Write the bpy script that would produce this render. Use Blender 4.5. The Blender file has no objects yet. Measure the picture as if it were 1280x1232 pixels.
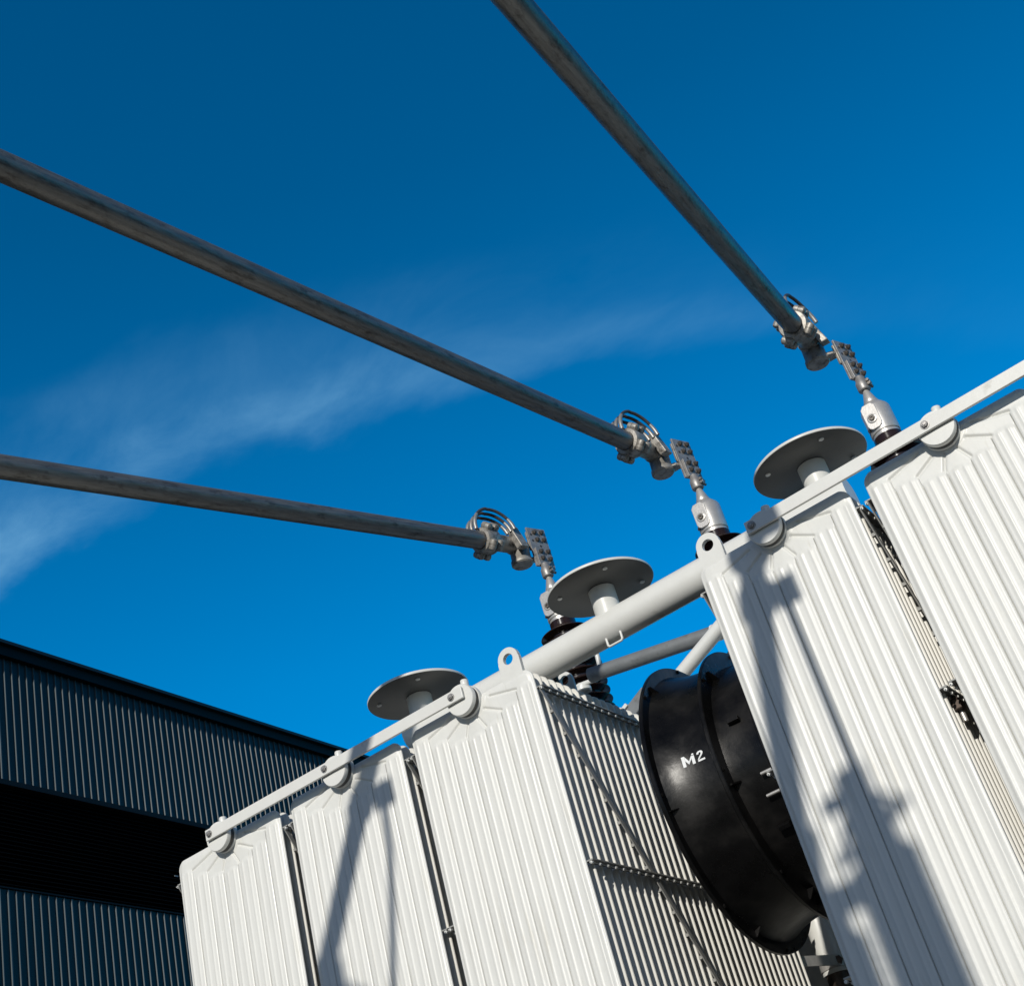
import bpy, bmesh, math, random
import numpy as np
from mathutils import Vector, Matrix
random.seed(7)
S = bpy.context.scene
COL = S.collection
R = math.radians
PI = math.pi
ZT = 3.5                      # height of the radiator tops above the ground

# ------------------------------------------------------------------ camera
cam_d = bpy.data.cameras.new('camera')
cam = bpy.data.objects.new('camera', cam_d)
COL.objects.link(cam)
cam_d.sensor_fit = 'HORIZONTAL'
cam_d.sensor_width = 36.0
cam_d.lens = 36.0 * 1728.95 / 1280.0
cam_d.clip_start = 0.05
cam_d.clip_end = 3000
_r = Vector((0.78175373, 0.57397193, -0.24375669))
_u = Vector((0.48889099, -0.32147565, 0.81094944))
_f = Vector((-0.38710038, 0.7531332, 0.5319245))
M = Matrix((_r, _u, -_f)).transposed().to_4x4()
M.translation = Vector((2.48975, -3.59553, -1.92195 + ZT))
cam.matrix_world = M
S.camera = cam

# ------------------------------------------------------------------ light
SUN = Vector((0.188, -1.0, 0.385)).normalized()      # towards the sun
elev = math.asin(SUN.z)
rot = math.atan2(SUN.x, SUN.y)
W = bpy.data.worlds.new('World')
S.world = W
W.use_nodes = True
nt = W.node_tree
nt.nodes.clear()
N = nt.nodes.new
L = nt.links.new
out = N('ShaderNodeOutputWorld'); bg = N('ShaderNodeBackground')
sky = N('ShaderNodeTexSky'); sky.sky_type = 'NISHITA'; sky.sun_disc = False
sky.sun_elevation = elev; sky.sun_rotation = rot
sky.air_density = 1.0; sky.dust_density = 0.2; sky.ozone_density = 3.0
bg.inputs['Strength'].default_value = 0.10
tc = N('ShaderNodeTexCoord')
# polarising-filter look of the clear sky: deeper and more saturated
tint = N('ShaderNodeMix'); tint.data_type = 'RGBA'; tint.blend_type = 'MULTIPLY'
tint.inputs[0].default_value = 1.0
L(sky.outputs[0], tint.inputs[6])
sund = N('ShaderNodeVectorMath'); sund.operation = 'DOT_PRODUCT'; sund.inputs[1].default_value = tuple(SUN)
L(tc.outputs['Generated'], sund.inputs[0])
smr = N('ShaderNodeMapRange'); smr.interpolation_type = 'SMOOTHSTEP'
smr.inputs[1].default_value = -0.12; smr.inputs[2].default_value = 0.55
L(sund.outputs['Value'], smr.inputs[0])
tcol = N('ShaderNodeMix'); tcol.data_type = 'RGBA'
tcol.inputs[6].default_value = (0.0, 1.07, 1.58, 1)
tcol.inputs[7].default_value = (0.52, 0.58, 0.68, 1)
L(smr.outputs[0], tcol.inputs[0])
# the clear sky deepens towards the zenith
sz = N('ShaderNodeSeparateXYZ'); L(tc.outputs['Generated'], sz.inputs[0])
zr = N('ShaderNodeMapRange'); zr.inputs[1].default_value = 0.45; zr.inputs[2].default_value = 0.72
zr.inputs[3].default_value = 1.04; zr.inputs[4].default_value = 0.80
L(sz.outputs['Z'], zr.inputs[0])
zm = N('ShaderNodeMix'); zm.data_type = 'RGBA'; zm.blend_type = 'MULTIPLY'; zm.inputs[0].default_value = 1.0
L(tcol.outputs[2], zm.inputs[6]); L(zr.outputs[0], zm.inputs[7]); L(zm.outputs[2], tint.inputs[7])
# thin high cloud: a soft streak across the sky
dotn = N('ShaderNodeVectorMath'); dotn.operation = 'DOT_PRODUCT'
dotn.inputs[1].default_value = (-0.19088754, 0.58256858, -0.79004797)
nz = N('ShaderNodeTexNoise'); nz.inputs['Scale'].default_value = 5.0
nz.inputs['Detail'].default_value = 6.0; nz.inputs['Roughness'].default_value = 0.55
mp = N('ShaderNodeMapping'); mp.inputs['Rotation'].default_value = (0.3, 0.5, 0.35)
mp.inputs['Scale'].default_value = (1.0, 2.6, 3.2)
L(tc.outputs['Generated'], dotn.inputs[0]); L(tc.outputs['Generated'], mp.inputs[0]); L(mp.outputs[0], nz.inputs['Vector'])
wob = N('ShaderNodeMath'); wob.operation = 'MULTIPLY_ADD'
L(nz.outputs['Fac'], wob.inputs[0]); wob.inputs[1].default_value = 0.07; wob.inputs[2].default_value = -0.035
sadd = N('ShaderNodeMath'); sadd.operation = 'ADD'
sepx = N('ShaderNodeSeparateXYZ'); L(tc.outputs['Generated'], sepx.inputs[0])
q1 = N('ShaderNodeMath'); q1.operation = 'MULTIPLY_ADD'; L(sepx.outputs['X'], q1.inputs[0]); q1.inputs[1].default_value = 0.6165; q1.inputs[2].default_value = 0.6149
q2 = N('ShaderNodeMath'); q2.operation = 'MULTIPLY_ADD'; L(sepx.outputs['X'], q2.inputs[0]); L(q1.outputs[0], q2.inputs[1]); q2.inputs[2].default_value = 0.1369
q3 = N('ShaderNodeMath'); q3.operation = 'SUBTRACT'; L(dotn.outputs['Value'], q3.inputs[0]); L(q2.outputs[0], q3.inputs[1])
L(q3.outputs[0], sadd.inputs[0]); L(wob.outputs[0], sadd.inputs[1])
band = N('ShaderNodeValToRGB')
e = band.color_ramp.elements
band.color_ramp.interpolation = 'EASE'
e[0].position = 0.40; e[0].color = (0, 0, 0, 1)
e[1].position = 0.495; e[1].color = (1, 1, 1, 1)
x = e.new(0.457); x.color = (0.34, 0.34, 0.34, 1)
x = e.new(0.522); x.color = (0.0, 0.0, 0.0, 1)
toc = N('ShaderNodeMath'); toc.operation = 'MULTIPLY_ADD'
L(sadd.outputs[0], toc.inputs[0]); toc.inputs[1].default_value = 1.0; toc.inputs[2].default_value = 0.5
L(toc.outputs[0], band.inputs[0])
nz2 = N('ShaderNodeTexNoise'); nz2.inputs['Scale'].default_value = 4.2; nz2.inputs['Detail'].default_value = 8.0; nz2.inputs['Roughness'].default_value = 0.6; nz2.inputs['Distortion'].default_value = 0.6
L(mp.outputs[0], nz2.inputs['Vector'])
r2 = N('ShaderNodeMapRange'); r2.inputs[1].default_value = 0.25; r2.inputs[2].default_value = 0.72
L(nz2.outputs['Fac'], r2.inputs[0])
# the streak thins out towards the right (+X)
sep = N('ShaderNodeSeparateXYZ'); L(tc.outputs['Generated'], sep.inputs[0])
r3 = N('ShaderNodeMapRange'); r3.inputs[1].default_value = -0.66; r3.inputs[2].default_value = -0.12
r3.inputs[3].default_value = 1.0; r3.inputs[4].default_value = 0.05
L(sep.outputs['X'], r3.inputs[0])
mm = N('ShaderNodeMath'); mm.operation = 'MULTIPLY'; L(band.outputs[0], mm.inputs[0]); L(r2.outputs[0], mm.inputs[1])
mm1 = N('ShaderNodeMath'); mm1.operation = 'MULTIPLY'; L(mm.outputs[0], mm1.inputs[0]); L(r3.outputs[0], mm1.inputs[1])
mm2 = N('ShaderNodeMath'); mm2.operation = 'MULTIPLY'; L(mm1.outputs[0], mm2.inputs[0]); mm2.inputs[1].default_value = 0.66
cm = N('ShaderNodeMix'); cm.data_type = 'RGBA'
L(mm2.outputs[0], cm.inputs[0]); L(tint.outputs[2], cm.inputs[6]); cm.inputs[7].default_value = (2.1, 4.9, 7.6, 1)
L(cm.outputs[2], bg.inputs['Color'])
L(bg.outputs[0], out.inputs[0])

sl = bpy.data.lights.new('sun', 'SUN')
sl.energy = 3.3; sl.angle = R(0.65); sl.color = (1.0, 0.955, 0.872)
so = bpy.data.objects.new('sun', sl); COL.objects.link(so)
so.rotation_euler = (-SUN).to_track_quat('-Z', 'Y').to_euler()
so.location = (0, -20, 30)
S.view_settings.view_transform = 'Standard'
S.view_settings.look = 'None'
S.view_settings.exposure = 0.0
S.view_settings.gamma = 1.0
S.view_settings.use_curve_mapping = False
S.cycles.diffuse_bounces = 2

# ------------------------------------------------------------------ helpers
def basis(d):
    d = Vector(d).normalized()
    a = Vector((0, 0, 1)) if abs(d.z) < 0.9 else Vector((1, 0, 0))
    s = d.cross(a).normalized()
    return s, s.cross(d).normalized(), d

class MB:
    """collects shapes (authored in metres, z measured from the radiator tops) and links them as one mesh"""
    def __init__(self): self.v = []; self.f = []; self.sm = []
    def add(self, vs, fs, smooth=False):
        o = len(self.v)
        self.v += [tuple(p) for p in vs]
        self.f += [tuple(i + o for i in f) for f in fs]
        self.sm += [smooth] * len(fs)
        return self
    def box(self, lo, hi, rotz=0.0, c=0.0):
        x0, y0, z0 = lo; x1, y1, z1 = hi
        return self.hexa([(x0, y0, z0), (x1, y0, z0), (x1, y1, z0), (x0, y1, z0), (x0, y0, z1), (x1, y0, z1), (x1, y1, z1), (x0, y1, z1)])
    def hexa(self, p):
        return self.add(p, [(0, 3, 2, 1), (4, 5, 6, 7), (0, 1, 5, 4), (1, 2, 6, 5), (2, 3, 7, 6), (3, 0, 4, 7)])
    def obox(self, c, ax, half):
        a, b, d = [Vector(q).normalized() * h for q, h in zip(ax, half)]
        c = Vector(c); p = []
        for sz in (-1, 1):
            for sx, sy in ((-1, -1), (1, -1), (1, 1), (-1, 1)):
                p.append(c + a * sx + b * sy + d * sz)
        return self.hexa(p)
    def bar(self, p0, p1, wdir, w, t):
        """flat bar p0-p1, width w along wdir, thickness t across"""
        p0, p1 = Vector(p0), Vector(p1); d = (p1 - p0)
        n = d.cross(Vector(wdir)).normalized(); wv = n.cross(d).normalized()
        return self.obox((p0 + p1) / 2, (d, wv, n), (d.length / 2, w / 2, t / 2))
    def tube(self, pts, r, n=16, caps=True):
        pts = [Vector(p) for p in pts]
        rs = r if isinstance(r, (list, tuple)) else [r] * len(pts)
        vs = []; fs = []
        s = None
        for i, p in enumerate(pts):
            if i == 0: d = pts[1] - p
            elif i == len(pts) - 1: d = p - pts[i - 1]
            else: d = (pts[i + 1] - p).normalized() + (p - pts[i - 1]).normalized()
            d.normalize()
            if s is None: s, t, _ = basis(d)
            else:
                s = (s - d * s.dot(d)).normalized()
            t = d.cross(s)
            for k in range(n):
                a = 2 * PI * k / n
                vs.append(p + (s * math.cos(a) + t * math.sin(a)) * rs[i])
        for i in range(len(pts) - 1):
            for k in range(n):
                k2 = (k + 1) % n
                fs.append((i * n + k, i * n + k2, (i + 1) * n + k2, (i + 1) * n + k))
        self.add(vs, fs, True)
        if caps:
            self.add(vs[:n], [tuple(range(n))[::-1]]); self.add(vs[-n:], [tuple(range(n))])
        return self
    def lathe(self, prof, o=(0, 0, 0), axis=(0, 0, 1), n=32, smooth=True, split=0.6):
        """profile [(radius, distance along axis)]; sharp corners are split so shading stays crisp"""
        s, t, d = basis(axis); o = Vector(o)
        for i in range(len(prof) - 1):
            (ra, ha), (rb, hb) = prof[i], prof[i + 1]
            vs = []
            for (rr, hh) in ((ra, ha), (rb, hb)):
                for k in range(n):
                    a = 2 * PI * k / n
                    vs.append(o + d * hh + (s * math.cos(a) + t * math.sin(a)) * rr)
            fs = [(k, (k + 1) % n, n + (k + 1) % n, n + k) for k in range(n)]
            self.add(vs, fs, smooth)
        return self
    def prism(self, poly, o, ex, ey, ed):
        """polygon in the plane (ex, ey), extruded by the vector ed"""
        o, ex, ey, ed = Vector(o), Vector(ex), Vector(ey), Vector(ed)
        a = [o + ex * x + ey * y for x, y in poly]; b = [p + ed for p in a]; n = len(a)
        fs = [tuple(range(n))[::-1], tuple(range(n, 2 * n))] + [(i, (i + 1) % n, n + (i + 1) % n, n + i) for i in range(n)]
        return self.add(a + b, fs)
    def build(self, name, mat, parent=None, weld=True, bevel=0.0, origin=None):
        me = bpy.data.meshes.new(name)
        off = Vector((0, 0, -ZT))
        if parent is not None: off = off + parent['_o'] if False else off + ORIG[parent.name]
        if origin is not None: off = Vector(origin) - Vector((0, 0, ZT))
        me.from_pydata([tuple(Vector(p) - off) for p in self.v], [], self.f)
        me.polygons.foreach_set('use_smooth', self.sm)
        bm = bmesh.new(); bm.from_mesh(me)
        if weld: bmesh.ops.remove_doubles(bm, verts=bm.verts, dist=1e-5)
        bmesh.ops.recalc_face_normals(bm, faces=bm.faces)
        for ed in bm.edges:
            if len(ed.link_faces) == 2 and ed.calc_face_angle(0) > 0.7: ed.smooth = False
        bm.to_mesh(me); bm.free()
        me.materials.append(mat)
        o = bpy.data.objects.new(name, me); COL.objects.link(o)
        ORIG[o.name] = Vector((0, 0, 0)) if origin is None and parent is None else (ORIG[parent.name] if parent is not None else Vector(origin))
        if parent is not None: o.parent = parent
        if origin is not None: o.location = origin
        if bevel:
            b = o.modifiers.new('bevel', 'BEVEL'); b.width = bevel; b.segments = 2; b.limit_method = 'ANGLE'; b.angle_limit = R(40)
        return o

ORIG = {}
def thing(name, label, cat, loc, group=None):
    o = bpy.data.objects.new(name, None); COL.objects.link(o)
    o.empty_display_size = 0.2
    o.location = loc; ORIG[o.name] = Vector(loc)
    return tag(o, label, cat, group)
def tag(o, label, cat, group=None):
    o['label'] = label; o['category'] = cat
    if group: o['group'] = group
    return o
def dup(o, parent=None):
    c = o.copy(); COL.objects.link(c)
    c.parent = parent
    for ch in list(o.children): dup(ch, c)
    return c

# ------------------------------------------------------------------ materials
def mat(name, base, rough=0.5, metal=0.0, var=0.0, vscale=8.0, stretch=(1, 1, 1), bump=0.0, bscale=60.0, dark=None, dthr=(0.55, 0.7), dscale=6.0, rvar=0.0, dstretch=(1, 1, 1), spec=0.5):
    m = bpy.data.materials.new(name); m.use_nodes = True
    t = m.node_tree; p = t.nodes['Principled BSDF']
    p.inputs['Roughness'].default_value = rough; p.inputs['Metallic'].default_value = metal
    p.inputs['Base Color'].default_value = (*base, 1)
    p.inputs['Specular IOR Level'].default_value = spec
    nn, ll = t.nodes.new, t.links.new
    co = nn('ShaderNodeTexCoord')
    src = None
    if var or rvar:
        mp = nn('ShaderNodeMapping'); mp.inputs['Scale'].default_value = stretch; ll(co.outputs['Object'], mp.inputs[0])
        n = nn('ShaderNodeTexNoise'); n.inputs['Scale'].default_value = vscale; n.inputs['Detail'].default_value = 6; n.inputs['Roughness'].default_value = 0.6
        ll(mp.outputs[0], n.inputs['Vector'])
        if var:
            mr = nn('ShaderNodeMapRange'); mr.inputs[1].default_value = 0.3; mr.inputs[2].default_value = 0.7
            mr.inputs[3].default_value = 1 - var; mr.inputs[4].default_value = 1 + var
            ll(n.outputs['Fac'], mr.inputs[0])
            mx = nn('ShaderNodeMix'); mx.data_type = 'RGBA'; mx.blend_type = 'MULTIPLY'; mx.inputs[0].default_value = 1
            mx.inputs[6].default_value = (*base, 1); ll(mr.outputs[0], mx.inputs[7]); src = mx.outputs[2]
        if rvar:
            mr2 = nn('ShaderNodeMapRange'); mr2.inputs[1].default_value = 0.3; mr2.inputs[2].default_value = 0.7
            mr2.inputs[3].default_value = max(0.05, rough - rvar); mr2.inputs[4].default_value = rough + rvar
            ll(n.outputs['Fac'], mr2.inputs[0]); ll(mr2.outputs[0], p.inputs['Roughness'])
    if dark is not None:
        mpd = nn('ShaderNodeMapping'); mpd.inputs['Scale'].default_value = dstretch; ll(co.outputs['Object'], mpd.inputs[0])
        n2 = nn('ShaderNodeTexNoise'); n2.inputs['Scale'].default_value = dscale; n2.inputs['Detail'].default_value = 8; n2.inputs['Roughness'].default_value = 0.65
        ll(mpd.outputs[0], n2.inputs['Vector'])
        md = nn('ShaderNodeMapRange'); md.inputs[1].default_value = dthr[0]; md.inputs[2].default_value = dthr[1]; ll(n2.outputs['Fac'], md.inputs[0])
        mx2 = nn('ShaderNodeMix'); mx2.data_type = 'RGBA'; ll(md.outputs[0], mx2.inputs[0])
        if src: ll(src, mx2.inputs[6])
        else: mx2.inputs[6].default_value = (*base, 1)
        mx2.inputs[7].default_value = (*dark, 1); src = mx2.outputs[2]
    if src: ll(src, p.inputs['Base Color'])
    if bump:
        n3 = nn('ShaderNodeTexNoise'); n3.inputs['Scale'].default_value = bscale; n3.inputs['Detail'].default_value = 4
        ll(co.outputs['Object'], n3.inputs['Vector'])
        b = nn('ShaderNodeBump'); b.inputs['Strength'].default_value = bump; b.inputs['Distance'].default_value = 0.002
        ll(n3.outputs['Fac'], b.inputs['Height']); ll(b.outputs[0], p.inputs['Normal'])
    return m

WHITE = mat('white_paint', (0.72, 0.72, 0.685), 0.41, var=0.05, vscale=5, stretch=(3, 3, 0.5), bump=0.15, bscale=60, dark=(0.54, 0.52, 0.45), dthr=(0.57, 0.80), dscale=5, dstretch=(6, 6, 0.6), rvar=0.08)
WHITE2 = mat('white_paint_pipe', (0.70, 0.70, 0.665), 0.36, var=0.04, vscale=9, bump=0.12, bscale=60, dark=(0.45, 0.43, 0.38), dthr=(0.63, 0.8), dscale=9)
FINW = mat('fin_paint', (0.68, 0.665, 0.61), 0.42, var=0.04, vscale=5, stretch=(3, 3, 0.5))
DISC = mat('flange_painted_shade', (0.10, 0.102, 0.097), 0.5, var=0.12, vscale=7, bump=0.1)  # white flanges darkened: the shade of their undersides is put into the colour
GALV = mat('weathered_aluminium', (0.178, 0.174, 0.165), 0.40, 0.50, var=0.34, vscale=26, stretch=(4, .35, 4), bump=0.6, bscale=60, dark=(0.075, 0.069, 0.061), dthr=(0.54, 0.70), dscale=30, dstretch=(1.4, .5, 1.4), rvar=0.14)
ALU = mat('cast_aluminium', (0.36, 0.34, 0.305), 0.5, 0.45, var=0.18, vscale=30, bump=0.35, bscale=160, dark=(0.09, 0.08, 0.07), dthr=(0.50, 0.68), dscale=26)
PLATE = mat('tinned_plate', (0.33, 0.32, 0.31), 0.45, 0.5, var=0.15, vscale=40, bump=0.2, bscale=200, dark=(0.15, 0.135, 0.12), dthr=(0.56, 0.7), dscale=28)
CAPM = mat('bushing_cap_metal', (0.58, 0.56, 0.53), 0.38, 0.55, var=0.1, vscale=30, bump=0.15, bscale=140)
BOLT = mat('bolt_steel', (0.16, 0.145, 0.13), 0.45, 0.7, var=0.25, vscale=90)
CABLE = mat('jumper_sleeve', (0.055, 0.055, 0.06), 0.45, 0.1, var=0.2, vscale=60)
STRAND = mat('jumper_lug', (0.34, 0.33, 0.31), 0.42, 0.5, var=0.12, vscale=60)
PORC = mat('brown_porcelain', (0.022, 0.012, 0.010), 0.16, 0.0, var=0.15, vscale=15)
BLACK = mat('black_plastic', (0.0048, 0.0046, 0.0046), 0.32, 0.0, var=0.5, vscale=7, bump=0.3, bscale=34, dark=(0.014, 0.013, 0.012), dthr=(0.5, 0.75), dscale=7, rvar=0.12, spec=0.26)
MARK = mat('white_marking', (0.78, 0.80, 0.80), 0.6, var=0.06, vscale=80)
STRAPM = mat('strap_painted_shade', (0.30, 0.30, 0.285), 0.5, var=0.08, vscale=20)  # white straps toned grey, underside shade painted in
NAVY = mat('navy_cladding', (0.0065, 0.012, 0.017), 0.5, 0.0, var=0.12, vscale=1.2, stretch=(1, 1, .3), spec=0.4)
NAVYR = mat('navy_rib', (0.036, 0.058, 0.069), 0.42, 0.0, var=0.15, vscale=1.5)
DARK = mat('black_fascia', (0.005, 0.005, 0.006), 0.6, var=0.2, vscale=1.5, spec=0.2)
SOFF = mat('louvre_black', (0.0022, 0.0022, 0.0022), 0.7, var=0.3, vscale=2, spec=0.08)
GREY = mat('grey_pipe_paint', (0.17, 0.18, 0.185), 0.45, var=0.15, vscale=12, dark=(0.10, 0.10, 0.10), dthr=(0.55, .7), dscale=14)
GROUND = mat('gravel', (0.085, 0.082, 0.075), 0.9, var=0.25, vscale=2.0, bump=1.0, bscale=25)
GROOVE_SHADE = mat('groove_shade_grey', (0.06, 0.058, 0.055), 0.6, var=0.2, vscale=60)  # dark tone for the shade inside the end-cap groove
BRONZE = mat('worn_steel', (0.10, 0.075, 0.06), 0.5, 0.5, var=0.3, vscale=60)

# ------------------------------------------------------------------ ground
g = MB()
nG = 40
ext = 900.0
vs = []; fs = []
for i in range(nG + 1):
    for j in range(nG + 1):
        a = (i / nG * 2 - 1); b = (j / nG * 2 - 1)
        vs.append((ext * a ** 3, ext * b ** 3, -ZT))
for i in range(nG):
    for j in range(nG):
        k = i * (nG + 1) + j
        fs.append((k, k + nG + 1, k + nG + 2, k + 1))
gr = g.add(vs, fs).build('ground', GROUND)
gr['kind'] = 'structure'

# ------------------------------------------------------------------ building on the left
bd = thing('office_building', 'dark navy ribbed metal building with an overhanging upper storey behind the radiators', 'building', (-12.1, 12, 0))
ang = R(2.6)
bdir = Vector((-math.sin(ang), math.cos(ang), 0)); bnor = Vector((math.cos(ang), math.sin(ang), 0))
B0 = Vector((-12.25, 8.05, 0))
def bp(s, d, z): return B0 + bdir * s + bnor * d + Vector((0, 0, z))
S0, S1 = -14.0, 30.0
ZR, ZS = 8.76, 6.66
def bbox(m, s0, s1, d0, d1, z0, z1):
    return m.hexa([bp(s0, d1, z0), bp(s1, d1, z0), bp(s1, d0, z0), bp(s0, d0, z0), bp(s0, d1, z1), bp(s1, d1, z1), bp(s1, d0, z1), bp(s0, d0, z1)])
ZB = 5.13                     # top of the lower cladding
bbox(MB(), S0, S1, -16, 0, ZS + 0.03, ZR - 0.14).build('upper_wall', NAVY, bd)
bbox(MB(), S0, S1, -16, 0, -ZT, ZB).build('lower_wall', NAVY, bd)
RW, RD, RP = 0.011, 0.021, 0.133
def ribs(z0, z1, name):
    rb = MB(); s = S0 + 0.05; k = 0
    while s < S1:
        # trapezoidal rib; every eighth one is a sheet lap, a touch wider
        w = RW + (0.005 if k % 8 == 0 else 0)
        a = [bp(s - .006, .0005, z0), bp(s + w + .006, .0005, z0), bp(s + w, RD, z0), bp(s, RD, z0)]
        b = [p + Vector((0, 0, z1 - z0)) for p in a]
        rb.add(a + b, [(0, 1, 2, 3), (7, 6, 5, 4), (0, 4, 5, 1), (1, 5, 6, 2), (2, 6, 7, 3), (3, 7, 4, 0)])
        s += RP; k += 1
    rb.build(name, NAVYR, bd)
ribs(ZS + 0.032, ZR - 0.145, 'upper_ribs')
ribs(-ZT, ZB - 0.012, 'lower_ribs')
m = MB(); bbox(m, S0 - .1, S1 + .1, -16.1, 0.09, ZR - 0.14, ZR + 0.02)
m.build('roof_fascia', DARK, bd)
m = MB(); bbox(m, S0 - .1, S1 + .1, -0.4, 0.16, ZR + 0.022, ZR + 0.075)
m.build('roof_flashing', NAVY, bd)
m = MB(); bbox(m, S0, S1, -.50, -.45, ZB, ZS)
m.build('louvre_back', SOFF, bd)
m = MB(); z = ZB + .03
while z < ZS - .05:
    m.hexa([bp(S0, -.05, z), bp(S1, -.05, z), bp(S1, -.13, z + .055), bp(S0, -.13, z + .055), bp(S0, -.05, z + .006), bp(S1, -.05, z + .006), bp(S1, -.13, z + .061), bp(S0, -.13, z + .061)]); z += .062
m.build('louvre', SOFF, bd)
m = MB(); bbox(m, S0, S1, -.60, 0.030, ZS - 0.045, ZS + 0.029)
m.build('drip_edge', DARK, bd)
m = MB(); bbox(m, S0, S1, -.60, 0.030, ZB + 0.0005, ZB + 0.022)
m.build('sill_flashing', DARK, bd)
# a few pale marks of damaged louvre blades
for (s_, z_) in ((3.05, 5.75), (3.5, 5.62), (4.0, 5.95), (4.55, 6.12)):
    bbox(MB(), s_, s_ + .07, -.045, -.035, z_, z_ + .02).build('louvre_clip', GREY, bd)

# ------------------------------------------------------------------ radiators
PW, PH, PITCH, NF = 0.52, 2.62, 0.0459, 30
RC = 0.036
SEAM = PW / 7
FT = [-0.044, -0.082, -0.112, -0.121, -0.112, -0.082, -0.042]
SEG = [((0.073, -0.058), (0.176, -0.031)), ((0.147, -0.092), (0.206, -0.061)), ((0.221, -0.117), (0.241, -0.071)),
       ((0.302, -0.117), (0.280, -0.073)), ((0.376, -0.092), (0.315, -0.057)), ((0.447, -0.051), (0.345, -0.026))]
def sstep(a, b, x):
    t = np.clip((x - a) / (b - a), 0, 1); return t * t * (3 - 2 * t)
def relief(x, z):
    i = np.clip((x / SEAM).astype(int), 0, 6)
    u = (x - (i + 0.5) * SEAM) / (SEAM / 2)
    zt = np.array(FT)[i] - 0.010 * np.abs(u)
    on = sstep(0.004, -0.014, z - zt)
    on *= sstep(-PH + 0.05, -PH + 0.09, z)
    rid = 0.0024 * sstep(0.985, 0.80, np.abs(u)) + 0.0022 * np.exp(-((np.abs(u) - 0.40) / 0.135) ** 2)
    dseam = np.minimum(np.abs(u - 1), np.abs(u + 1)) * SEAM / 2
    edge = ((i == 0) & (u < 0)) | ((i == 6) & (u > 0))
    h = 0.004 + rid * on
    h -= np.where(edge, 0, 1) * on * 0.0068 * np.maximum(0, 1 - dseam / 0.0021)
    h -= np.where(edge, 1, 0) * on * 0.004 * np.exp(-((dseam - 0.006) / 0.004) ** 2)
    for (ax, az), (bx, bz) in SEG:
        dx, dz = bx - ax, bz - az
        t = np.clip(((x - ax) * dx + (z - az) * dz) / (dx * dx + dz * dz), 0, 1)
        d = np.hypot(x - ax - t * dx, z - az - t * dz)
        h -= 0.0058 * np.exp(-(d / 0.0042) ** 2)
        # vertical run of the seam from the bend down to the flute tops
    d = np.hypot(x - 0.26, z - 0.003)
    h += 0.002 * sstep(0.078, 0.070, d)
    return h
def plate(xs, zs, y0, half, detail):
    """one pressed panel: two sheets joined at a rounded rim"""
    U, Z = np.meshgrid(xs, zs)
    q = np.clip(RC + Z, 0, RC); xl = np.where(-Z < RC, RC - np.sqrt(np.maximum(RC ** 2 - q ** 2, 0)), 0)
    q2 = np.clip(RC - (Z + PH), 0, RC); xl = np.maximum(xl, np.where(Z + PH < RC, RC - np.sqrt(np.maximum(RC ** 2 - q2 ** 2, 0)), 0))
    X = xl + U / PW * (PW - 2 * xl)
    d = np.minimum(np.minimum(X - xl, PW - xl - X), np.minimum(-Z, Z + PH)); d = np.maximum(d, 0)
    rim = half * np.sqrt(np.maximum(0, 1 - (1 - np.minimum(d / half, 1)) ** 2))
    b = relief(X, Z) * sstep(0.006, 0.020, d)
    nzr, nx = X.shape
    V = []
    V += list(zip(X.ravel(), (y0 - rim - b).ravel(), Z.ravel()))
    V += list(zip(X.ravel(), (y0 + rim + b).ravel(), Z.ravel()))
    F = []
    o = nzr * nx
    for i in range(nzr - 1):
        for j in range(nx - 1):
            k = i * nx + j
            F.append((k, k + nx, k + nx + 1, k + 1))
            F.append((o + k, o + k + 1, o + k + nx + 1, o + k + nx))
    mb = MB(); mb.add(V, F, True)
    return mb
HALF = 0.0048
rim_x = [0, .0003, .0012, .0026, .0040, .0052, .009, .014]
def fullx(step):
    mid = list(np.linspace(.018, PW - .018, int((PW - .036) / step) + 1))
    if step < .004:
        for k in range(1, 7):
            mid += [k * SEAM + d for d in (-.0042, -.0024, -.0019, -.0010, 0, .0010, .0019, .0024, .0042)]
        mid = sorted(mid); mid = [a for i_, a in enumerate(mid) if i_ == 0 or a - mid[i_ - 1] > .00035]
    return np.array(rim_x + mid + [PW - a for a in rim_x[::-1]])
zd = [0, -.0003, -.0012, -.0026, -.0040, -.0052, -.009, -.014] + list(np.arange(-.0165, -.150, -.0024))
zl = list(np.arange(-.17, -PH + .1, -.07)) + [-PH + .08, -PH + .05, -PH + .02] + [-PH + a for a in rim_x[:6][::-1]]
fine_z = np.array(zd + zl)
zc = np.array([0, -.0003, -.0012, -.0026, -.0040, -.0052, -.014, -.03, -.06, -.1, -.14] + list(np.arange(-.4, -2.4, -.4)) + [-PH + .08] + [-PH + a for a in rim_x[:6][::-1]])

GRP = 'white cooling radiators in a row'
rad = thing('cooling_radiator', 'white ribbed radiator at the left end of the row, before the dark building', 'radiator', (0, 0, ZT - PH), GRP)
plate(fullx(.0019), fine_z, 0.010, HALF, True).build('front_panel', WHITE, rad)
fin0 = plate(fullx(.0078), zc, 0.010, HALF, False)
fo = fin0.build('fin', FINW, rad); fo.location = (0, PITCH, 0)
for k in range(2, NF + 1):
    c = fo.copy(); COL.objects.link(c); c.parent = rad; c.location = (0, PITCH * k, 0)
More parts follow.
